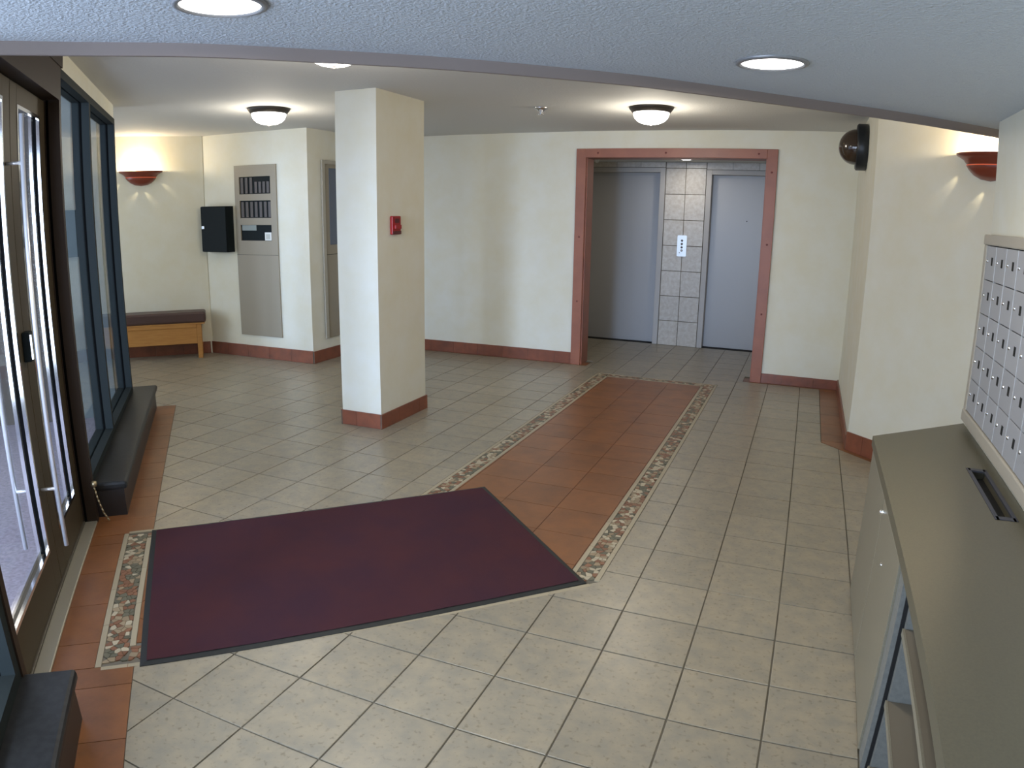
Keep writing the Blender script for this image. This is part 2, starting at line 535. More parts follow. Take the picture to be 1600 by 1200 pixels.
def strip_tiles(pts_fn, s0, s1, w0, w1, step, m, skip=None, name='terracotta_tile', off=0.0):
    k = math.floor((s0 - off) / step)
    while k * step + off < s1:
        a = max(s0, k * step + off) + 0.0015; b = min(s1, (k + 1) * step + off) - 0.0015
        k += 1
        if b - a < 0.01: continue
        polys = [[pts_fn(w0, a), pts_fn(w1, a), pts_fn(w1, b), pts_fn(w0, b)]]
        if skip: polys = subtract(polys, skip, 0.001)
        if not polys: continue
        mb = MB()
        for p in polys: mb.prism(p, -0.006, 0.0)
        mb.build(name, m, floor)


strip_tiles(E2, -3.63, SHI, -2.62, -2.305, 0.305, M_RED)
strip_tiles(E2, SHI + 0.001, SLO - 0.001, -2.612, NDOOR - 0.002, 0.305, M_RED)
strip_tiles(E2, SLO, 4.2, -2.62, -2.305, 0.305, M_RED)
# right-hand strips in front of the walls
strip_tiles(lambda a, b: (a, b), 2.255, 4.02, 0.796, 0.985, 0.305, M_RED)
mb = MB().prism([(0.796, 2.208), (1.75, 1.254), (1.79, 1.294), (0.985, 2.10), (0.985, 2.252), (0.796, 2.252)], -0.006, 0.0)
mb.build('terracotta_tile', M_RED, floor)
for k in range(9):
    a = -4.2 + k * 0.305
    MB().prism([(a + .001, 4.037), (min(a + .304, -1.58), 4.037), (min(a + .304, -1.58), 4.20), (a + .001, 4.20)], -0.006, 0).build('terracotta_tile', M_RED, floor)
for a, b in ((0.06, 0.305), (0.305, 0.61), (0.61, 0.985)):
    MB().prism([(a + .001, 4.022), (b - .001, 4.022), (b - .001, 4.20), (a + .001, 4.20)], -0.006, 0).build('terracotta_tile', M_RED, floor)

# mosaic borders: cream strips either side of broken-tile pieces
pieces = []


def voronoi_strip(p0, p1, q0, q1, cell=0.026):
    """quad p0->p1 (one long edge) and q0->q1 (other long edge), cut into irregular cells"""
    p0, p1, q0, q1 = [Vector(v) for v in (p0, p1, q0, q1)]
    d = (p1 - p0).normalized(); nrm = Vector((-d.y, d.x))
    if (q0 - p0).dot(nrm) < 0: nrm = -nrm
    wdt = (q0 - p0).dot(nrm)
    lo = min(0, (q0 - p0).dot(d)); hi = max((p1 - p0).length, (q1 - p0).dot(d))
    nw = max(2, round(wdt / cell)); nl = max(2, round((hi - lo) / (cell * 1.15)))
    sites = {}
    for i in range(-1, nl + 1):
        for j in range(-1, nw + 1):
            sites[i, j] = (lo + (i + 0.5 + random.uniform(-.46, .46)) * (hi - lo) / nl, (j + 0.5 + random.uniform(-.42, .42)) * wdt / nw)
    quad = [((p - p0).dot(d), (p - p0).dot(nrm)) for p in (p0, p1, q1, q0)]
    qpl = planes(quad)
    for i in range(nl):
        for j in range(nw):
            sx, sy = sites[i, j]
            poly = [(sx - 3 * cell, sy - 3 * cell), (sx + 3 * cell, sy - 3 * cell), (sx + 3 * cell, sy + 3 * cell), (sx - 3 * cell, sy + 3 * cell)]
            for di in (-2, -1, 0, 1, 2):
                for dj in (-2, -1, 0, 1, 2):
                    if (di or dj) and (i + di, j + dj) in sites:
                        tx, ty = sites[i + di, j + dj]
                        a, b = tx - sx, ty - sy; l = math.hypot(a, b)
                        if l < 1e-6: continue
                        a /= l; b /= l
                        poly = clip(poly, a, b, a * (sx + tx) / 2 + b * (sy + ty) / 2 - 0.0010)
                        if len(poly) < 3: break
                if len(poly) < 3: break
            for a, b, c in qpl:
                poly = clip(poly, a, b, c)
                if len(poly) < 3: break
            if areap(poly) < 2.5e-5: continue
            wp = [p0 + d * x + nrm * y for x, y in poly]
            wp = [(v.x, v.y) for v in wp]
            cx = sum(v[0] for v in wp) / len(wp); cy = sum(v[1] for v in wp) / len(wp)
            pieces.append((apx(cx, cy, areap(wp)), wp, random.choices((0, 1, 2, 3), (20, 28, 30, 22))[0]))


def cream(p0, p1, wdt, side, step=0.305):
    p0 = Vector(p0); p1 = Vector(p1); d = (p1 - p0); L = d.length; d.normalize(); nrm = Vector((-d.y, d.x)) * side
    n = max(1, round(L / step))
    for k in range(n):
        a = p0 + d * (L * k / n + 0.001); b = p0 + d * (L * (k + 1) / n - 0.001)
        c = b + nrm * wdt; e = a + nrm * wdt
        MB().prism([(a.x, a.y), (b.x, b.y), (c.x, c.y), (e.x, e.y)], -0.006, 0.0005).build('border_strip', M_TRIMT, floor)


TW = 0.022
# right border of the straight part
yb = RUNX1 - SLO * R2
cream((RUNX1, yb), (RUNX1, 3.76), TW, 1)
cream((RUNX1 - 0.14, yb + 0.02), (RUNX1 - 0.14, 3.63), TW, -1)
voronoi_strip((RUNX1 - TW - .002, yb + .01), (RUNX1 - TW - .002, 3.735), (RUNX1 - .14 + TW + .002, yb - .06), (RUNX1 - .14 + TW + .002, 3.735))
# left border
yl = RUNX0 - SHI * R2
cream((RUNX0, yl), (RUNX0, 3.76), TW, -1)
cream((RUNX0 + 0.14, yl), (RUNX0 + 0.14, 3.63), TW, 1)
voronoi_strip((RUNX0 + TW + .002, yl), (RUNX0 + TW + .002, 3.735), (RUNX0 + .14 - TW - .002, yl), (RUNX0 + .14 - TW - .002, 3.735))
# top border
cream((RUNX0, 3.76), (RUNX1, 3.76), TW, -1)
cream((RUNX0 + 0.14, 3.63), (RUNX1 - 0.14, 3.63), TW, 1)
voronoi_strip((RUNX0 + .12, 3.655), (RUNX1 - .12, 3.655), (RUNX0 + .12, 3.735), (RUNX1 - .12, 3.735))
# door end
cream(E2(NDOOR, SHI), E2(NDOOR, SLO), TW, 1)
cream(E2(NDOOR + .14, SHI + .08), E2(NDOOR + .14, SLO - .12), TW, -1)
voronoi_strip(E2(NDOOR + TW + .002, SHI + .024), E2(NDOOR + TW + .002, SLO - .024), E2(NDOOR + .14 - TW - .002, SHI + .024), E2(NDOOR + .14 - TW - .002, SLO - .024))
voronoi_strip(E2(NDOOR + .12, SLO - .115), E2(NDOOR + .24, SLO - .115), E2(NDOOR + .12, SLO - .024), E2(NDOOR + .24, SLO - .024))
voronoi_strip(E2(NDOOR + .12, SHI + .024), E2(NDOOR + .24, SHI + .024), E2(NDOOR + .12, SHI + .07), E2(NDOOR + .24, SHI + .07))
cream(E2(NDOOR + TW, SHI), E2(NDOOR + .5, SHI), TW, 1)
cream(E2(NDOOR + TW, SLO), E2(NDOOR + TW + 1.97, SLO), TW, -1, 0.1)
pieces.sort(key=lambda t: -t[0])
restm = MB()
for k, (a, poly, ci) in enumerate(pieces):
    if k < 300:
        MB().prism(poly, -0.006, 0.0004).build('mosaic_piece', M_MOS[ci], floor)
    else:
        restm.prism(poly, -0.006, 0.0004, mi=ci)
restm.build('far_mosaic_pieces', M_MOS, floor).obj['kind'] = 'stuff'


# ================================================================= WALLS
def wall_poly(name, poly, z0, z1, m=M_WALL):
    return struct(name, MB().prism(poly, z0, z1), m)


HZ = 2.60
# back wall with the elevator opening
wall_poly('wall_back_left', [(-4.2, 4.07), (-1.66, 4.07), (-1.66, 4.22), (-4.2, 4.22)], -0.01, HZ)
wall_poly('wall_back_right', [(0.135, 4.07), (1.15, 4.07), (1.15, 4.22), (0.135, 4.22)], -0.01, HZ)
wall_poly('wall_back_top', [(-1.66, 4.07), (0.135, 4.07), (0.135, 4.22), (-1.66, 4.22)], 2.16, HZ)
wall_poly('wall_right_return', [(0.965, 2.105), (1.15, 2.25), (1.15, 4.07), (0.965, 4.07)], -0.01, HZ)
wall_poly('wall_right_diagonal', [(0.965, 2.105), (2.10, 0.97), (2.25, 1.12), (1.15, 2.25)], -0.01, HZ)
wall_poly('wall_mail', [(1.355, 0.325), (2.07, 1.03), (2.2, 1.0), (1.52, 0.30), (1.52, -4.9), (1.355, -4.9)], -0.01, HZ)
wall_poly('wall_behind', [(1.52, -4.9), (1.52, -5.05), (-0.4, -5.05), (-0.4, -4.9)], -0.01, HZ)
wall_poly('wall_left_end', [E2(-2.6, 3.75), E2(-2.75, 3.75), E2(-2.75, 4.0), E2(0.0, 4.0), E2(0, 3.75)], -0.01, HZ)
wall_poly('wall_panel', [(-5.66, 2.83), (-4.2, 2.83), (-4.2, 4.22), (-4.35, 4.22), (-4.35, 2.98), (-5.66, 2.98)], -0.01, HZ)
wall_poly('wall_bench', [E2(-2.0, -5.99), E2(-4.7, -5.99), E2(-4.7, -6.12), E2(-1.95, -6.12)], -0.01, HZ)
wall_poly('wall_far_left', [E2(-4.7, -6.1), E2(-4.7, -3.66), E2(-4.85, -3.66), E2(-4.85, -6.1)], -0.01, 0.35)
wall_poly('wall_far_left_head', [E2(-4.7, -6.1), E2(-4.7, -3.66), E2(-4.85, -3.66), E2(-4.85, -6.1)], 2.25, HZ)
wn = thing('window_3', E(-4.77, -4.85, 0.35), None, None, kind='structure')
for a_ in (-6.0, -5.25, -4.45, -3.72):
    MB().box((-4.80, a_, 0.35), (-4.74, a_ + 0.05, 2.25), E).build('mullion', M_SLATEF, wn)
for z_ in (0.35, 2.20):
    MB().box((-4.79, -6.0, z_), (-4.75, -3.67, z_ + 0.05), E).build('window_rail', M_SLATEF, wn)
MB().box((-4.772, -6.0, 0.37), (-4.768, -3.67, 2.23), E).build('glass_pane', M_GLASS, wn)
# alcove
wall_poly('wall_alcove_left', [(-2.32, 4.22), (-2.32, 6.0), (-2.45, 6.0), (-2.45, 4.22)], -0.01, HZ)
wall_poly('wall_alcove_right', [(0.30, 4.22), (0.43, 4.22), (0.43, 6.0), (0.30, 6.0)], -0.01, HZ)
wall_poly('wall_alcove_back', [(-2.45, 5.90), (0.43, 5.90), (0.43, 6.05), (-2.45, 6.05)], -0.01, HZ, M_GROUT)
pier = wall_poly('wall_pier', [(-1.155, 5.742), (-0.665, 5.742), (-0.665, 5.90), (-1.155, 5.90)], -0.01, 2.27, M_GROUT)
for c in range(2):
    for r in range(8):
        x0 = -1.150 + c * 0.2435; z0 = 0.002 + r * 0.3095
        z1 = min(z0 + 0.303, 2.236)
        MB().box((x0, 5.732, z0), (x0 + 0.238, 5.744, z1)).build('wall_tile', M_WTILE, pier, bevel=0.002)
lint = wall_poly('trim_1', [(-2.32, 5.742), (-1.157, 5.742), (-1.157, 5.90), (-2.32, 5.90)], 2.172, 2.27, M_GROUT)
for k in range(4):
    x1 = -1.16 - k * 0.305
    MB().box((max(x1 - 0.301, -2.32), 5.732, 2.176), (x1, 5.744, 2.236)).build('wall_tile', M_WTILE, lint)
lint2 = wall_poly('trim_2', [(-0.663, 5.742), (0.30, 5.742), (0.30, 5.90), (-0.663, 5.90)], 2.152, 2.27, M_GROUT)
for k in range(4):
    x0 = -0.66 + k * 0.305
    MB().box((x0, 5.732, 2.156), (min(x0 + 0.301, 0.30), 5.744, 2.236)).build('wall_tile', M_WTILE, lint2)

# ceilings
struct('ceiling', MB().prism([E2(-2.72, 4.2), (2.3, -5.0), (2.3, 4.22), (-6.0, 4.22), E2(-2.0, -6.1), E2(-4.9, -6.1), E2(-4.9, -3.56), E2(-2.72, -3.56)], CEIL, CEIL + 0.1), M_CEIL)
struct('ceiling_alcove', MB().prism([(-2.45, 4.2), (0.43, 4.2), (0.43, 5.95), (-2.45, 5.95)], 2.238, 2.4), M_CEIL)
# low near ceiling with the curved edge
ARC = [(-1.75, -3.05), (-1.55, -2.42), (-1.41, -2.07), (-1.28, -1.84), (-1.06, -1.60), (-0.84, -1.36), (-0.55, -1.10), (-0.31, -0.88), (-0.04, -0.64),
       (0.16, -0.44), (0.49, -0.13), (0.89, 0.18), (1.43, 0.59), (2.0, 0.95)]


def smooth(pts, n=4):
    out = []
    for i in range(len(pts) - 1):
        p0 = pts[max(i - 1, 0)]; p1 = pts[i]; p2 = pts[i + 1]; p3 = pts[min(i + 2, len(pts) - 1)]
        for k in range(n):
            t = k / n
            out.append(tuple(0.5 * (2 * p1[a] + (p2[a] - p0[a]) * t + (2 * p0[a] - 5 * p1[a] + 4 * p2[a] - p3[a]) * t * t + (3 * p1[a] - p0[a] - 3 * p2[a] + p3[a]) * t ** 3) for a in (0, 1)))
    return out + [pts[-1]]


AS = smooth(ARC)
mb = MB()
low = AS + [(2.0, -5.0), (-0.3, -5.0)]
nL = len(low)
mb.add([(x, y, CEILN) for x, y in low] + [(x, y, CEIL) for x, y in low],
       [tuple(range(nL)), tuple(range(2 * nL - 1, nL - 1, -1))] + [(i, (i + 1) % nL, nL + (i + 1) % nL, nL + i) for i in range(nL)])
struct('ceiling_low', mb, M_STIP)
mb = MB()
n_ = len(AS); ins = []
for i, (x, y) in enumerate(AS):
    a = AS[max(i - 1, 0)]; b = AS[min(i + 1, n_ - 1)]; dx, dy = b[0] - a[0], b[1] - a[1]; l = math.hypot(dx, dy)
    ins.append((x - dy / l * 0.02, y + dx / l * 0.02))
vs = [(x, y, CEILN - 0.037) for x, y in AS] + [(x, y, CEIL) for x, y in AS] + [(x, y, CEILN - 0.037) for x, y in ins] + [(x, y, CEIL) for x, y in ins]
fs = []
for i in range(n_ - 1):
    for A_, B_ in ((0, 1), (2, 3), (0, 2), (1, 3)):
        fs.append((A_ * n_ + i, A_ * n_ + i + 1, B_ * n_ + i + 1, B_ * n_ + i))
mb.add(vs, fs, True)
struct('trim_3', mb, M_TAUPE)


# ================================================================= BASEBOARDS
def baseboard(name, p0, p1, side, h=0.122, th=0.012, step=0.305, start=0.0):
    """tiles along p0->p1, standing on the side of the wall face given by side (+1 left, -1 right)"""
    p0 = Vector(p0); p1 = Vector(p1); d = p1 - p0; L = d.length; d.normalize(); nr = Vector((-d.y, d.x)) * side
    def q(a, o): v = p0 + d * a + nr * o; return (v.x, v.y)
    root = struct(name, MB().prism([q(0, 0), q(L, 0), q(L, th * 0.7), q(0, th * 0.7)], 0.0, h - 0.003), M_GROUT)
    a = start - step
    while a < L:
        s0 = max(0, a) + 0.001; s1 = min(L, a + step) - 0.001
        a += step
        if s1 - s0 < 0.01: continue
        MB().prism([q(s0, 0.001), q(s1, 0.001), q(s1, th), q(s0, th)], 0.001, h).build('baseboard_tile', M_BASE, root, bevel=0.0015)
    return root


baseboard('baseboard_back_left', (-4.2, 4.069), (-1.758, 4.069), -1, 0.125, start=0.12)
baseboard('baseboard_back_right', (0.225, 4.069), (0.964, 4.069), -1, 0.095, start=0.2)
baseboard('baseboard_right_return', (0.964, 4.055), (0.964, 2.112), -1, 0.105)
baseboard('baseboard_right_diagonal', (0.964, 2.105), (2.0, 1.069), -1, 0.135, start=0.15)
baseboard('baseboard_panel', (-5.655, 2.829), (-4.199, 2.829), -1, 0.135, start=0.25)
baseboard('baseboard_panel_return', (-4.199, 2.829), (-4.199, 4.055), -1, 0.13)
b0 = E2(-2.02, -5.989); b1 = E2(-4.6, -5.989)
baseboard('baseboard_bench', b0, b1, 1, 0.135)
# column
col = struct('wall_column', MB().box((-2.612, 1.139, -0.01), (-2.268, 1.805, HZ)), M_WALL)
for nm, a, b, st in (('baseboard_column_front', (-2.612, 1.139), (-2.268, 1.139), 0.13), ('baseboard_column_right', (-2.268, 1.127), (-2.268, 1.817), 0.25),
                     ('baseboard_column_back', (-2.268, 1.805), (-2.612, 1.805), 0.1), ('baseboard_column_left', (-2.612, 1.817), (-2.612, 1.127), 0.1)):
    baseboard(nm, a, b, -1, 0.112, start=st)

# ================================================================= ELEVATOR OPENING FRAME
fr = thing('door_1', (-0.77, 4.07, 0), None, None, kind='structure')
MB().box((-1.757, 4.045, 0.0), (-1.655, 4.08, 2.245)).build('frame_jamb', M_FRAME, fr, bevel=0.003)
MB().box((0.130, 4.045, 0.0), (0.228, 4.08, 2.245)).build('frame_jamb', M_FRAME, fr, bevel=0.003)
MB().box((-1.655, 4.045, 2.155), (0.130, 4.08, 2.245)).build('frame_head', M_FRAME, fr, bevel=0.003)
MB().box((-1.660, 4.08, 0.0), (-1.645, 4.30, 2.155)).build('frame_reveal', M_FRAME, fr)
MB().box((0.120, 4.08, 0.0), (0.135, 4.30, 2.155)).build('frame_reveal', M_FRAME, fr)
MB().box((-1.645, 4.08, 2.154), (0.120, 4.30, 2.160)).build('frame_reveal', M_FRAME, fr)
for x, z in ((-1.53, 2.2), (-0.84, 2.2), (0.05, 2.2), (0.18, 2.03), (0.18, 1.35), (0.18, 0.68), (-1.705, 1.35), (-1.705, 0.68)):
    MB().lathe([(0.0, 0.004), (0.008, 0.003), (0.010, 0)], (x, 4.0445, z), (0, -1, 0), 10).build('frame_bolt', M_SCREW, fr)

# elevator doors
for idx, (x0, x1, ztop) in enumerate(((-2.24, -1.22, 2.115), (-0.60, 0.30, 2.095))):
    d = thing('door_%d' % (idx + 2), ((x0 + x1) / 2, 5.85, 0), None, None, kind='structure')
    MB().box((x0 + 0.002, 5.845, 0.006), (x1 - 0.002, 5.885, ztop)).build('door_panel', M_ELEV, d, bevel=0.002)
    MB().box((x0 - .02, 5.77, -0.002), (x1, 5.87, 0.004)).build('door_sill', M_BLACKM, d)
    if idx == 0:
        MB().box((-1.222, 5.728, 0.0), (-1.157, 5.89, 2.172)).build('door_jamb', M_ELEVF, d, bevel=0.004)
        MB().box((-2.31, 5.728, 0.0), (-2.24, 5.89, 2.172)).build('door_jamb', M_ELEVF, d, bevel=0.004)
        MB().box((-2.24, 5.728, 2.115), (-1.222, 5.89, 2.172)).build('door_head', M_ELEVF, d, bevel=0.004)
    else:
        MB().box((-0.662, 5.728, 0.0), (-0.598, 5.89, 2.152)).build('door_jamb', M_ELEVF, d, bevel=0.004)
        MB().box((-0.598, 5.728, 2.095), (0.30, 5.89, 2.152)).build('door_head', M_ELEVF, d, bevel=0.004)
        MB().lathe([(0, 0.003), (0.006, 0.002), (0.007, 0)], (-0.17, 5.844, 1.56), (0, -1, 0), 8).build('door_keyhole', M_BLACKM, d)

# call station
cs = thing('elevator_call_plate', (-0.915, 5.731, 1.11), 'white metal elevator call plate with round buttons on the tiled pier', 'button panel')
pl = MB(); prof = []
for cx, cz, a0 in ((0.045, 0.115, 0), (-0.045, 0.115, 90), (-0.045, -0.115, 180), (0.045, -0.115, 270)):
    for k in range(4):
        t = math.radians(a0 + 30 * k); prof.append((cx + 0.012 * math.cos(t), cz + 0.012 * math.sin(t)))
n = len(prof)
pl.add([(-0.915 + x, 5.7315, 1.238 + z) for x, z in prof] + [(-0.915 + x, 5.722, 1.238 + z) for x, z in prof],
       [tuple(range(n)), tuple(range(2 * n - 1, n - 1, -1))] + [(i, (i + 1) % n, n + (i + 1) % n, n + i) for i in range(n)])
pl.build('face_plate', mat('white_steel_plate', (0.72, 0.76, 0.78), 0.35, 0.3), cs)
for k, z in enumerate((1.302, 1.262, 1.220, 1.182)):
    MB().lathe([(0.0, 0.005), (0.012, 0.005), (0.014, 0.0)], (-0.915, 5.7218, z), (0, -1, 0), 14).build('call_button', M_ANN, cs)
    if k == 3: MB().lathe([(0.0, 0.0065), (0.006, 0.006)], (-0.915, 5.7218, z), (0, -1, 0), 10).build('button_lens', M_WHITE, cs)
MB().lathe([(0.0, 0.004), (0.006, 0.0)], (-0.94, 5.7218, 1.155), (0, -1, 0), 8).build('key_switch', M_ANN, cs)

# ================================================================= LIGHT FIXTURES
def recessed(x, y, z, r, name_label, power, cat='ceiling light'):
    t = thing('recessed_light', (x, y, z), name_label, cat, )
    MB().lathe([(r * 1.14, 0.0), (r * 1.14, -0.006), (r * 1.0, -0.009), (r * 0.97, 0.004)], (x, y, z), seg=40).build('trim_ring', mat('lamp_trim_ring', (0.30, 0.31, 0.33), 0.4, 0.5), t)
    MB().lathe([(0.0, -0.006), (r * 0.6, -0.006), (r * 0.97, -0.003)], (x, y, z), seg=32).build('diffuser', M_GLOWC, t)
    l = area('recessed_lamp', (x, y, z - 0.02), (x, y, 0), r * 1.6, r * 1.6, power, (1.0, 0.93, 0.82))
    return t


recessed(0.42, -0.80, CEILN, 0.098, 'round recessed ceiling light right of centre in the low stippled ceiling', 8)
recessed(-0.727, -1.894, CEILN, 0.098, 'round recessed ceiling light cut by the top edge above the entrance', 8)
recessed(-0.85, 5.30, 2.238, 0.075, 'small round recessed light in the ceiling of the elevator alcove', 3)


def dome_light(x, y, label):
    z = CEIL
    t = thing('dome_light', (x, y, z), label, 'ceiling light', 'dome ceiling lights')
    MB().lathe([(0.0, 0.0), (0.175, 0.0), (0.172, -0.012), (0.150, -0.040), (0.143, -0.043), (0.0, -0.043)], (x, y, z), seg=40).build('mounting_pan', M_DRUM, t)
    MB().lathe([(0.141, -0.038), (0.139, -0.060), (0.128, -0.085), (0.105, -0.107), (0.072, -0.122), (0.035, -0.130), (0.0, -0.132)], (x, y, z), seg=40).build('glass_bowl', M_GLOWD, t)
    MB().lathe([(0.013, -0.129), (0.014, -0.134), (0.008, -0.139), (0.0, -0.141)], (x, y, z), seg=12).build('finial', M_DRUM, t)
    point('dome_lamp', (x, y, z - 0.19), 14, (1.0, 0.90, 0.74), 0.11)
    return t


dome_light(-3.60, 1.58, 'dome ceiling light with bronze rim in front of the taupe panel wall')
dome_light(-0.68, 2.56, 'dome ceiling light with bronze rim in front of the elevator opening')
dome_light(-1.675, -0.149, 'dome ceiling light partly hidden behind the curved ceiling edge')

sp = thing('sprinkler_head', (-1.53, 2.38, CEIL), 'small silver sprinkler head on the ceiling between the two dome lights', 'sprinkler')
MB().lathe([(0.0, 0.0), (0.058, 0.0), (0.055, -0.012), (0.034, -0.022), (0.022, -0.036), (0.0, -0.036)], (-1.53, 2.38, CEIL), seg=24).build('escutcheon', M_STEEL, sp)
MB().lathe([(0.014, -0.036), (0.014, -0.052), (0.028, -0.054), (0.028, -0.060), (0.0, -0.064)], (-1.53, 2.38, CEIL), seg=20).build('deflector', M_STEEL, sp)
s2 = thing('sprinkler_head', (-1.90, 5.30, 2.238), 'small pale sprinkler head under the alcove ceiling at the left', 'sprinkler')
MB().lathe([(0.0, 0.0), (0.03, 0.0), (0.028, -0.01), (0.018, -0.015), (0.018, -0.04), (0.0, -0.045)], (-1.90, 5.30, 2.238), seg=20).build('deflector', M_WHITE, s2)


def sconce(pos, nrm, label, power):
    """half-bowl uplighter; pos = centre of the rim on the wall face, nrm = out of the wall"""
    nrm = Vector(nrm).normalized(); u = Vector((-nrm.y, nrm.x, 0)); p = Vector(pos)
    t = thing('wall_sconce', p - Vector((0, 0, 0.16)), label, 'wall lamp')
    prof = [(0.235, 0.0), (0.232, -0.012), (0.205, -0.026), (0.182, -0.040), (0.168, -0.058), (0.160, -0.064), (0.163, -0.074), (0.145, -0.098), (0.110, -0.128), (0.065, -0.150), (0.0, -0.160)]
    def bowl(pr, ax=1.0):
        mb = MB(); seg = 28; vs = []
        for r, h in pr:
            for k in range(seg + 1):
                a = math.pi * k / seg
                vs.append(p + u * math.cos(a) * r * ax + nrm * (math.sin(a) * r * 0.55 + 0.001) + Vector((0, 0, h)))
        fs = [(i * (seg + 1) + k, i * (seg + 1) + k + 1, (i + 1) * (seg + 1) + k + 1, (i + 1) * (seg + 1) + k) for i in range(len(pr) - 1) for k in range(seg)]
        mb.add(vs, fs, True); return mb
    b = bowl(prof); b2 = bowl([(max(0.0, r - 0.008), h + 0.006) for r, h in prof[1:]]); b.add(b2.v, b2.f, True)
    b.build('bowl', M_REDGL, t)
    bowl([(0.1645, -0.072), (0.1625, -0.066)]).build('glow_band', M_RING, t)  # lit ring put on as an emitting band; the bowl has no opening here
    MB().tube([p + nrm * 0.06 + u * -0.08 + Vector((0, 0, -0.035)), p + nrm * 0.06 + u * 0.08 + Vector((0, 0, -0.035))], 0.018, 12).build('bulb', M_GLOWS, t)
    point('sconce_lamp', p + nrm * 0.085 + Vector((0, 0, 0.012)), power, (1.0, 0.80, 0.52), 0.03)
    # spots added around the closed bowl to draw its fan of rays
    for a, sd in ((0.0, 1), (0.0, -1), (0.185, 1), (-0.185, -1)):
        sl = bpy.data.lights.new('sconce_beam_spot', 'SPOT'); sl.energy = power * 0.055; sl.color = (1.0, 0.85, 0.55)
        sl.spot_size = 0.55; sl.spot_blend = 0.9; sl.shadow_soft_size = 0.004
        so = bpy.data.objects.new('sconce_beam_spot', sl); C.objects.link(so)
        q = p + nrm * 0.030 + u * a + Vector((0, 0, -0.172 if a == 0 else -0.085)); so.location = q
        so.rotation_euler = (u * sd * (0.75 if a == 0 else 0.9) + Vector((0, 0, -1)) - nrm * 0.22).to_track_quat('-Z', 'Y').to_euler()
    return t


sn = E(-2.665, -5.99, 2.045)
sconce(sn, (1, -1, 0), 'copper-red half-bowl sconce glowing on the wall above the bench', 11)
sconce((1.585, 1.485, 2.035), (-1, -1, 0), 'copper-red half-bowl sconce on the right wall beside the mailboxes', 14)

# ================================================================= SECURITY DOME
cx, cy, cz = 0.962, 3.05, 2.185
t = thing('security_camera_dome', (cx, cy, cz), 'smoked dome security camera on black base high on the right wall', 'camera')
MB().lathe([(0.0, 0.0), (0.178, 0.0), (0.182, 0.008), (0.182, 0.075), (0.172, 0.085), (0.0, 0.085)], (cx, cy, cz), (-1, 0, 0), 40).build('base_ring', M_CAMB, t)
prof = [(0.140 * math.cos(a), 0.085 + 0.135 * math.sin(a)) for a in [math.pi / 2 * k / 10 for k in range(11)]]
MB().lathe(prof, (cx, cy, cz), (-1, 0, 0), 40).build('smoked_dome', M_CAMD, t)

# ================================================================= FIRE PULL STATION
t = thing('fire_alarm_pull', (-2.267, 1.365, 1.41), 'small red fire alarm pull station on the side of the square column', 'fire alarm')
MB().box((-2.268, 1.305, 1.415), (-2.245, 1.422, 1.548)).build('housing', M_PULL, t, bevel=0.006)
MB().box((-2.246, 1.322, 1.455), (-2.228, 1.405, 1.485)).build('pull_handle', M_PULL, t, bevel=0.004)
MB().box((-2.246, 1.335, 1.500), (-2.241, 1.392, 1.530)).build('name_plate', M_PULLD, t)
MB().box((-2.246, 1.310, 1.418), (-2.240, 1.417, 1.440)).build('lower_lip', M_PULLD, t)

# ================================================================= PANEL WALL
t = thing('wall_cabinet', (-5.43, 2.829, 1.15), 'black metal wall cabinet beside the tall taupe panel', 'cabinet')
MB().box((-5.60, 2.72, 1.155), (-5.225, 2.829, 1.650)).build('body', M_BLACK, t, bevel=0.004)
MB().box((-5.597, 2.708, 1.160), (-5.228, 2.719, 1.645)).build('door', M_BLACK, t, bevel=0.003)
MB().box((-5.585, 2.700, 1.405), (-5.545, 2.708, 1.440)).build('latch', M_STEEL, t, bevel=0.003)

t = thing('directory_panel', (-4.885, 2.829, 0.25), 'tall taupe metal panel with three dark openings on the angled wall', 'panel')
X0, X1, Z0, Z1 = -5.178, -4.60, 0.25, 2.075
OP = [(1.773, 1.955), (1.521, 1.704), (1.281, 1.447)]
OX0, OX1 = -5.112, -4.678
pb = MB()
pb.box((X0, 2.812, Z0), (X1, 2.829, OP[2][0])); pb.box((X0, 2.812, OP[0][1]), (X1, 2.829, Z1))
pb.box((X0, 2.812, OP[2][0]), (OX0, 2.829, OP[0][1])); pb.box((OX1, 2.812, OP[2][0]), (X1, 2.829, OP[0][1]))
pb.box((OX0, 2.812, OP[1][1]), (OX1, 2.829, OP[0][0])); pb.box((OX0, 2.812, OP[2][1]), (OX1, 2.829, OP[1][0]))
pb.build('panel_plate', M_PANEL, t)
MB().box((X0, 2.8105, 1.128), (X1, 2.812, 1.131)).build('panel_seam', M_BLACKM, t)
for z0, z1 in OP:
    MB().box((OX0, 2.8265, z0), (OX1, 2.829, z1)).build('opening_backing', M_BLACK, t)
for r, (n0, xs, h0, h1) in enumerate(((0, [-5.075, -5.012, -4.948], .012, .97), (1, [-5.075, -5.012, -4.948, -4.884, -4.820, -4.757, -4.700], .03, .95))):
    z0, z1 = OP[r]
    for x in xs:
        MB().box((x - 0.02, 2.819, z0 + (z1 - z0) * h0 + .004), (x + 0.014, 2.8262, z0 + (z1 - z0) * h1 - .004)).build('name_strip', M_ANN, t)
for x in (-4.880, -4.825, -4.770, -4.715):
    MB().box((x - 0.019, 2.819, OP[0][0] + .01), (x + 0.014, 2.8262, OP[0][1] - .055)).build('name_strip', M_ANN, t)
MB().box((-5.095, 2.818, 1.388), (-4.893, 2.8262, 1.444)).build('display_window', M_GREENGL, t)
MB().box((-4.768, 2.806, 1.285), (-4.680, 2.8262, 1.370)).build('paper_label', M_WHITE, t)
MB().box((-4.752, 2.8045, 1.300), (-4.696, 2.806, 1.352)).build('label_print', mat('pale_grey_print', (0.52, 0.54, 0.50), .5), t)

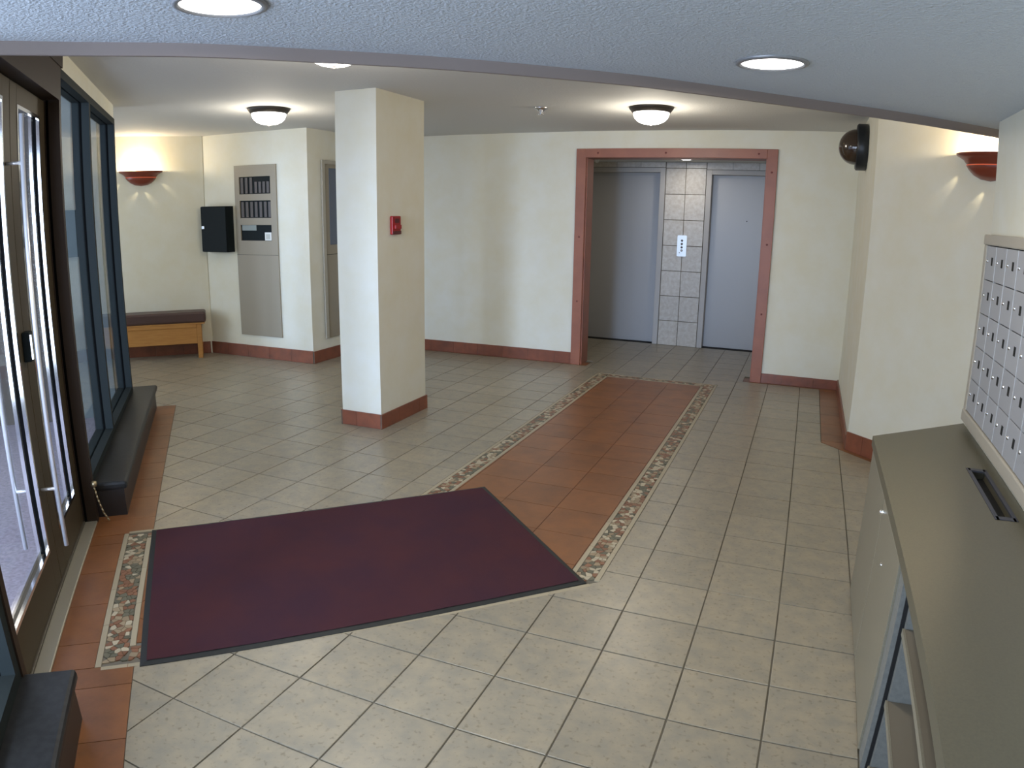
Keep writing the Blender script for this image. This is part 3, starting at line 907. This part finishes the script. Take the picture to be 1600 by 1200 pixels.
t = thing('framed_wall_panel', (-4.199, 3.40, 0.24), 'tall taupe framed panel with blue-grey pane, half hidden by the square column', 'panel')
MB().box((-4.199, 3.05, 0.24), (-4.183, 3.75, 2.10)).build('panel_plate', M_PANEL, t, bevel=0.002)
MB().box((-4.184, 3.035, 0.24), (-4.170, 3.085, 2.115)).build('side_rail', mat('light_taupe_frame', (0.40, 0.37, 0.30), .45), t, bevel=0.003)
MB().box((-4.184, 3.085, 2.075), (-4.170, 3.76, 2.115)).build('top_rail', MATS['light_taupe_frame'], t, bevel=0.003)
MB().box((-4.184, 3.165, 1.235), (-4.178, 3.62, 2.035)).build('grey_pane', M_BLUEGL, t)
MB().box((-4.184, 3.085, 1.13), (-4.1815, 3.75, 1.135)).build('panel_seam', M_BLACKM, t)

# ================================================================= BENCH
t = thing('bench', E(-2.62, -5.83, 0), 'oak bench with brown leather cushion under the left sconce', 'bench')
SB, SF = -5.965, -5.70
NR, NL = -2.085, -3.13
mb = MB().box((NL, SB + .01, 0.395), (NR + .035, SF + .01, 0.515), E); mb.build('cushion', M_LEATH, t, bevel=0.022)
mb = MB().box((NL + .005, SB + .015, 0.383), (NR + .02, SF + .005, 0.397), E); mb.build('seat_board', M_OAK, t)
for n0 in (NR - 0.07, NL + 0.02):
    for s0 in (SF - 0.045, SB + 0.005):
        lg = MB().box((n0, s0, 0.0), (n0 + 0.05, s0 + 0.04, 0.383), E); lg.build('leg', M_OAK, t, bevel=0.004)
MB().box((NL + .07, SF - .022, 0.165), (NR - .07, SF - .005, 0.345), E).build('front_apron', M_OAK, t, bevel=0.003)
MB().box((NL + .07, SF - .030, 0.345), (NR - .07, SF + .002, 0.383), E).build('top_rail', M_OAK, t, bevel=0.003)
MB().box((NL + .07, SB + .005, 0.165), (NR - .07, SB + .022, 0.345), E).build('back_apron', M_OAK, t)
MB().box((NR - .045, SB + .045, 0.20), (NR - .025, SF - .045, 0.36), E).build('side_apron', M_OAK, t)

# ================================================================= ENTRY WALL (windows and doors)
NI, NG, NO = -2.61, -2.665, -2.72
# wall strip above the windows
struct('wall_window_head', MB().box((-2.76, -3.52, 2.30), (-2.63, -1.30, HZ), E), M_WALL)
struct('wall_door_head', MB().box((-2.76, -1.30, 2.30), (-2.60, 3.76, HZ), E), M_BRONZE)


def window(name, s0, s1, mulls, z0, z1, m):
    w_ = thing(name, E(NG, (s0 + s1) / 2, z0), None, None, kind='structure')
    edges = []
    for s in mulls:
        edges.append(s)
        if s == -1.27: continue
        for a, b in ((NG + 0.009, NI), (NO, NG - 0.009)):
            MB().box((a, s, z0), (b, s + 0.05, z1), E).build('mullion', m, w_)
        MB().box((NG - 0.009, s + 0.003, z0), (NG + 0.009, s + 0.048, z1), E).build('gasket', M_GASKET, w_)
    for a, b in zip(mulls[:-1], mulls[1:]):
        lo, hi = min(a, b) + 0.05, max(a, b)
        for zz0, zz1 in ((z0, z0 + 0.045), (z1 - 0.045, z1)):
            for u0, u1 in ((NG + 0.006, NI), (NO, NG - 0.006)):
                MB().box((u0, lo, zz0), (u1, hi, zz1), E).build('window_rail', m, w_)
        MB().box((NG - 0.003, lo - .004, z0 + 0.02), (NG + 0.003, hi + .004, z1 - 0.02), E).build('glass_pane', M_GLASS, w_)
    return w_


window('window_1', -3.5, -1.25, [-3.42, -2.24, -1.27], 0.195, 2.30, M_SLATEF)
window('window_2', 0.5, 3.7, [0.50, 1.55, 2.60, 3.65], 0.195, 2.30, M_SLATEF)


# ledges
def ledge(name, s0, s1):
    r = thing(name, E(-2.53, (s0 + s1) / 2, 0), None, None, kind='structure')
    MB().box((-2.74, s0 + .01, 0.0), (-2.457, s1 - .012, 0.150), E).build('ledge_face', mat('dark_ledge_face', (0.020, 0.016, 0.015), 0.4), r)
    MB().box((-2.74, s0, 0.150), (-2.437, s1, 0.194), E).build('ledge_top', M_LEDGE, r, bevel=0.014)
    return r


ledge('trim_4', -3.60, -1.275)
ledge('trim_5', 0.47, 3.75)

# doorway: posts, header, leaves
dw = thing('door_4', E(NG, -0.4, 0), None, None, kind='structure')
for s in (-1.262, 0.455):
    for a, b in ((NG + 0.007, NI + .006), (NO - .006, NG - 0.007)):
        MB().box((a, s, 0.0), (b, s + 0.042, 2.30), E).build('door_post', M_BRONZE, dw)
    MB().box((NG - 0.007, s + .003, 0.0), (NG + 0.007, s + 0.039, 2.30), E).build('gasket', M_GASKET, dw)
MB().box((NO - .006, -1.22, 2.135), (NI + .006, 0.455, 2.299), E).build('door_header', M_BRONZE, dw)
MB().box((-2.668, -1.215, 0.001), (-2.606, 0.45, 0.012), E).build('threshold_plate', M_ALU, dw, bevel=0.003)
MB().box((-2.745, -1.215, 0.001), (-2.669, 0.45, 0.016), E).build('threshold_plate', M_ALU2, dw, bevel=0.003)


def leaf(name, s0, s1, ds):
    l = dw
    N0, N1 = -2.722, -2.677
    za, zb, zc, zd = 0.02, 0.205, 2.045, 2.13
    sw = 0.115
    MB().box((N0, s0, za), (N1, s0 + sw, zd), E).build('door_stile', M_DOORST, dw, bevel=0.002)
    MB().box((N0, s1 - sw, za), (N1, s1, zd), E).build('door_stile', M_DOORST, dw, bevel=0.002)
    MB().box((N0, s0 + sw, za), (N1, s1 - sw, zb), E).build('door_bottom_rail', M_DOORST, dw)
    MB().box((N0, s0 + sw, zc), (N1, s1 - sw, zd), E).build('door_top_rail', M_DOORST, dw)
    b = 0.016
    for q in ((s0 + sw, s0 + sw + b), (s1 - sw - b, s1 - sw)):
        MB().box((N1 - 0.012, q[0], zb), (N1 + 0.003, q[1], zc), E).build('glazing_bead', M_CHROME, dw)
        MB().box((N0 - 0.003, q[0], zb), (N0 + 0.012, q[1], zc), E).build('glazing_bead', M_CHROME, dw)
        MB().box((N0 + 0.012, q[0], zb), (N1 - 0.012, q[1] - .002, zc), E).build('gasket', M_GASKET, dw)
    for q in ((zb, zb + b), (zc - b, zc)):
        MB().box((N1 - 0.012, s0 + sw + b, q[0]), (N1 + 0.003, s1 - sw - b, q[1]), E).build('glazing_bead', M_CHROME, dw)
    MB().box((-2.7025, s0 + sw + .004, zb + .004), (-2.6965, s1 - sw - .004, zc - .004), E).build('glass_pane', M_GLASSD, dw)


leaf('left', -0.545, 0.45, 1)
leaf('right', -1.215, -0.551, -1)
# pull bars, inside and outside
for nb, nd, lab in ((-2.612, -2.677, 'in'), (-2.787, -2.722, 'out')):
    h = MB().tube([E(nb, -0.475, 0.21), E(nb, -0.475, 1.98)], 0.0095, 14).build('pull_bar', M_BAR, dw)
    for z in (0.47, 1.79):
        st = MB().tube([E(nd, -0.475, z), E(nb, -0.475, z)], 0.007, 10).build('standoff', M_BAR, h)
MB().box((-2.677, -0.560, 1.005), (-2.645, -0.500, 1.125), E).build('lock_case', M_BLACK, dw, bevel=0.004)
MB().box((-2.645, -0.52, 1.015), (-2.638, -0.505, 1.115), E).build('lock_plate', M_CHROME, dw)
# dangling chain door holder by the post
ch = thing('door_chain', E(-2.60, -1.27, 0.02), 'short brass chain hanging at the foot of the dark door post', 'chain')
pts = [E(-2.598, -1.215, 0.20), E(-2.585, -1.21, 0.13), E(-2.565, -1.20, 0.06), E(-2.54, -1.195, 0.012)]
for i in range(3):
    for k in range(3):
        a = pts[i].lerp(pts[i + 1], k / 3); b = pts[i].lerp(pts[i + 1], (k + 1) / 3)
        MB().tube([a, b], 0.005, 8).build('chain_link', M_CHAIN, ch)
MB().lathe([(0, .02), (0.014, .014), (0.017, 0), (0.012, -.012), (0, -.016)], E(-2.595, -1.213, 0.215), seg=12).build('chain_knob', M_CHAIN, ch)

# ================================================================= ENTRANCE MAT
mc = [(-2.361, -0.906), (-1.094, 0.413), (-0.205, -0.450), (-1.465, -1.762)]
t = thing('entrance_mat', (-1.29, -0.67, 0.0), 'large burgundy carpet mat with black rubber edge inside the entrance doors', 'mat')
ctr = Vector((sum(p[0] for p in mc) / 4, sum(p[1] for p in mc) / 4))
ax = (Vector(mc[1]) - Vector(mc[0])).normalized(); ay = (Vector(mc[3]) - Vector(mc[0])).normalized()


def insetm(d):
    o = [Vector(p) for p in mc]
    return [o[0] + ax * d + ay * d, o[1] - ax * d + ay * d, o[2] - ax * d - ay * d, o[3] + ax * d - ay * d]


inn = insetm(0.026)
mb = MB()
outr = [Vector(p) for p in mc]
vs = [(*p, 0.001) for p in outr] + [(*p, 0.003) for p in outr] + [(*p, 0.0075) for p in inn] + [(*p, 0.001) for p in inn]
fs = []
for i in range(4):
    j = (i + 1) % 4
    fs += [(i, j, 4 + j, 4 + i), (4 + i, 4 + j, 8 + j, 8 + i), (8 + i, 8 + j, 12 + j, 12 + i), (12 + i, 12 + j, j, i)]
mb.add(vs, fs); mb.build('rubber_border', M_RUB, t)
inn2 = insetm(0.0245)
mb = MB(); NXX, NYY = 40, 28; vs = []
for i in range(NXX + 1):
    for j in range(NYY + 1):
        a = inn2[0].lerp(inn2[1], i / NXX); b = inn2[3].lerp(inn2[2], i / NXX); p = a.lerp(b, j / NYY)
        vs.append((p.x, p.y, 0.0095 + 0.0012 * math.sin(i * 0.9) * math.cos(j * 0.6)))
fs = [(i * (NYY + 1) + j, (i + 1) * (NYY + 1) + j, (i + 1) * (NYY + 1) + j + 1, i * (NYY + 1) + j + 1) for i in range(NXX) for j in range(NYY)]
mb.add(vs, fs, True)
mb.build('carpet_pile', M_MAT, t)

# ================================================================= MAIL WALL AND COUNTER
t = thing('mailbox_bank', (1.345, -0.6, 0.735), 'bank of silver apartment mailboxes set in the wall above the counter', 'mailboxes')
YS, PIT, ROW, ZT = 0.277, 0.1765, 0.1468, 1.524
NC = 8
MB().box((1.343, YS - PIT * NC, ZT - 5 * ROW), (1.3545, YS, ZT)).build('carcass', M_BLACKM, t)
MB().box((1.325, YS - PIT * NC - .06, ZT + .002), (1.3545, YS + .045, ZT + .047)).build('top_frame', M_MAILF, t, bevel=0.006)
MB().box((1.325, YS - PIT * NC - .06, 0.735), (1.3545, YS + .045, ZT - 5 * ROW - .002)).build('bottom_frame', M_MAILF, t, bevel=0.006)
MB().box((1.330, YS + .001, ZT - 5 * ROW - .002), (1.3545, YS + .045, ZT + .002)).build('side_frame', M_MAILF, t, bevel=0.003)
for c in range(NC):
    yl_ = YS - c * PIT
    for r in range(5):
        zt = ZT - r * ROW
        d = MB().box((1.3335, yl_ - PIT + .003, zt - ROW + .002), (1.3428, yl_ - .003, zt - .002)).build('mailbox_door', M_MAILD, t, bevel=0.0015)
        MB().lathe([(0.0, 0.006), (0.006, 0.005), (0.008, 0.0)], (1.3335, yl_ - .034, zt - .066), (-1, 0, 0), 12).build('lock', M_CHROME, d)
        MB().box((1.3322, yl_ - .128, zt - .082), (1.3336, yl_ - .103, zt - .048)).build('name_slot', M_BLACKM, d)
    MB().box((1.3325, yl_ - PIT - .0022, ZT - 5 * ROW + .002), (1.3434, yl_ - PIT + .0022, ZT - .002)).build('column_rib', M_MAILE, t)

t = thing('counter_cabinet', (1.13, -1.5, 0.0), 'taupe laminate cabinet with open shelves under the mailboxes', 'cabinet')
XF, XB = 0.925, 1.350
cy0 = -0.094
SL = MB().prism([(XF, cy0), (XF, -1.19), (XB, -1.19), (XB, 0.30)], 0.02, 0.662)
SL.build('carcass', M_CAB, t)
MB().prism([(XF + .03, cy0 - .02), (XF + .03, -3.3), (XB, -3.3), (XB, 0.27)], 0.0, 0.02).build('toe_kick', M_BLACKM, t)
MB().box((XF - .017, -0.655, 0.012), (XF, cy0 - .003, 0.660)).build('front_panel', M_CAB, t, bevel=0.0015)
d = MB().box((XF - .017, -1.186, 0.012), (XF, -0.660, 0.660)).build('door', M_CAB, t, bevel=0.0015)
MB().lathe([(0.0, 0.014), (0.007, 0.013), (0.008, 0.0)], (XF - .017, -0.70, 0.622), (-1, 0, 0), 12).build('lock', M_CHROME, d)
MB().lathe([(0.0, 0.005), (0.004, 0.004), (0.005, 0.0)], (XF - .017, -0.86, 0.50), (-1, 0, 0), 8).build('screw', M_CHROME, d)
MB().box((XF - .010, -1.268, 0.006), (XB, -1.190, 0.662)).build('divider_panel', M_CABIN, t)
MB().box((XF + .004, -1.276, 0.006), (XF + .02, -1.268, 0.662)).build('divider_gap', M_BLACKM, t)
MB().box((XF + .015, -1.300, 0.02), (XB, -1.276, 0.662)).build('inner_side_panel', M_CABIN, t)
MB().box((1.33, -3.3, 0.02), (XB, -1.30, 0.662)).build('back_panel', M_CABIN, t)
for z in (0.045, 0.285, 0.522):
    MB().box((XF + .012, -3.25, z - .018), (1.33, -1.301, z)).build('shelf', M_SHELF, t, bevel=0.002)
    MB().box((XF + .006, -3.25, z - .019), (XF + .012, -1.301, z + .001)).build('shelf_edge', M_CAB, t)
MB().box((XF - .010, -3.33, 0.006), (XB, -3.255, 0.662)).build('end_panel', M_CABIN, t)

t = thing('countertop', (1.13, -1.5, 0.663), 'taupe laminate countertop with black mail slot below the mailboxes', 'countertop')
ZC = 0.704
SX0, SX1, SY0, SY1 = 1.240, 1.304, -0.848, -0.345
ct = MB()
xa = 0.907
ct.prism([(xa, -0.030), (xa, SY1), (1.3535, SY1), (1.3535, 0.373)], 0.664, ZC)
ct.prism([(xa, SY1), (xa, SY0), (SX0, SY0), (SX0, SY1)], 0.664, ZC)
ct.prism([(SX1, SY1), (SX1, SY0), (1.3535, SY0), (1.3535, SY1)], 0.664, ZC)
ct.prism([(xa, SY0), (xa, -3.4), (1.3535, -3.4), (1.3535, SY0)], 0.664, ZC)
ct.build('counter_slab', M_COUNT, t)
fr_ = MB()
for lo, hi in (((SX0 - .006, SY0 - .006), (SX0 + .008, SY1 + .006)), ((SX1 - .008, SY0 - .006), (SX1 + .006, SY1 + .006)), ((SX0, SY0 - .006), (SX1, SY0 + .02)), ((SX0, SY1 - .02), (SX1, SY1 + .006))):
    fr_.box((*lo, ZC - .004), (*hi, ZC + .0025))
fr_.build('slot_rim', mat('charcoal_slot_rim', (0.045, 0.047, 0.06), .45), t)
MB().box((SX0, SY0, 0.665), (SX1, SY1, 0.668)).build('slot_well', M_BLACKM, t)

# ================================================================= OUTSIDE
struct('ground_outside', MB().prism([E2(-2.75, 6), E2(-2.75, -3.6), E2(-14, -3.6), E2(-14, 6)], -0.14, -0.025), M_CONC)
struct('wall_nook', MB().box((-4.75, -3.66, -0.1), (-2.66, -3.60, HZ), E), M_WALL)
struct('wall_outside_grey', MB().box((-3.25, -3.598, -0.1), (-2.765, -3.53, 3.4), E), mat('outdoor_grey_render', (0.13, 0.155, 0.15), 0.8))
struct('wall_outside', MB().box((-12.0, -3.598, -0.1), (-3.255, -3.50, 3.4), E), M_BROWN)
struct('outside_slab', MB().prism([E2(-2.62, -3.62), E2(-2.75, -3.62), E2(-2.75, 5), E2(-2.62, 5)], -0.1, -0.001), M_ALU2)
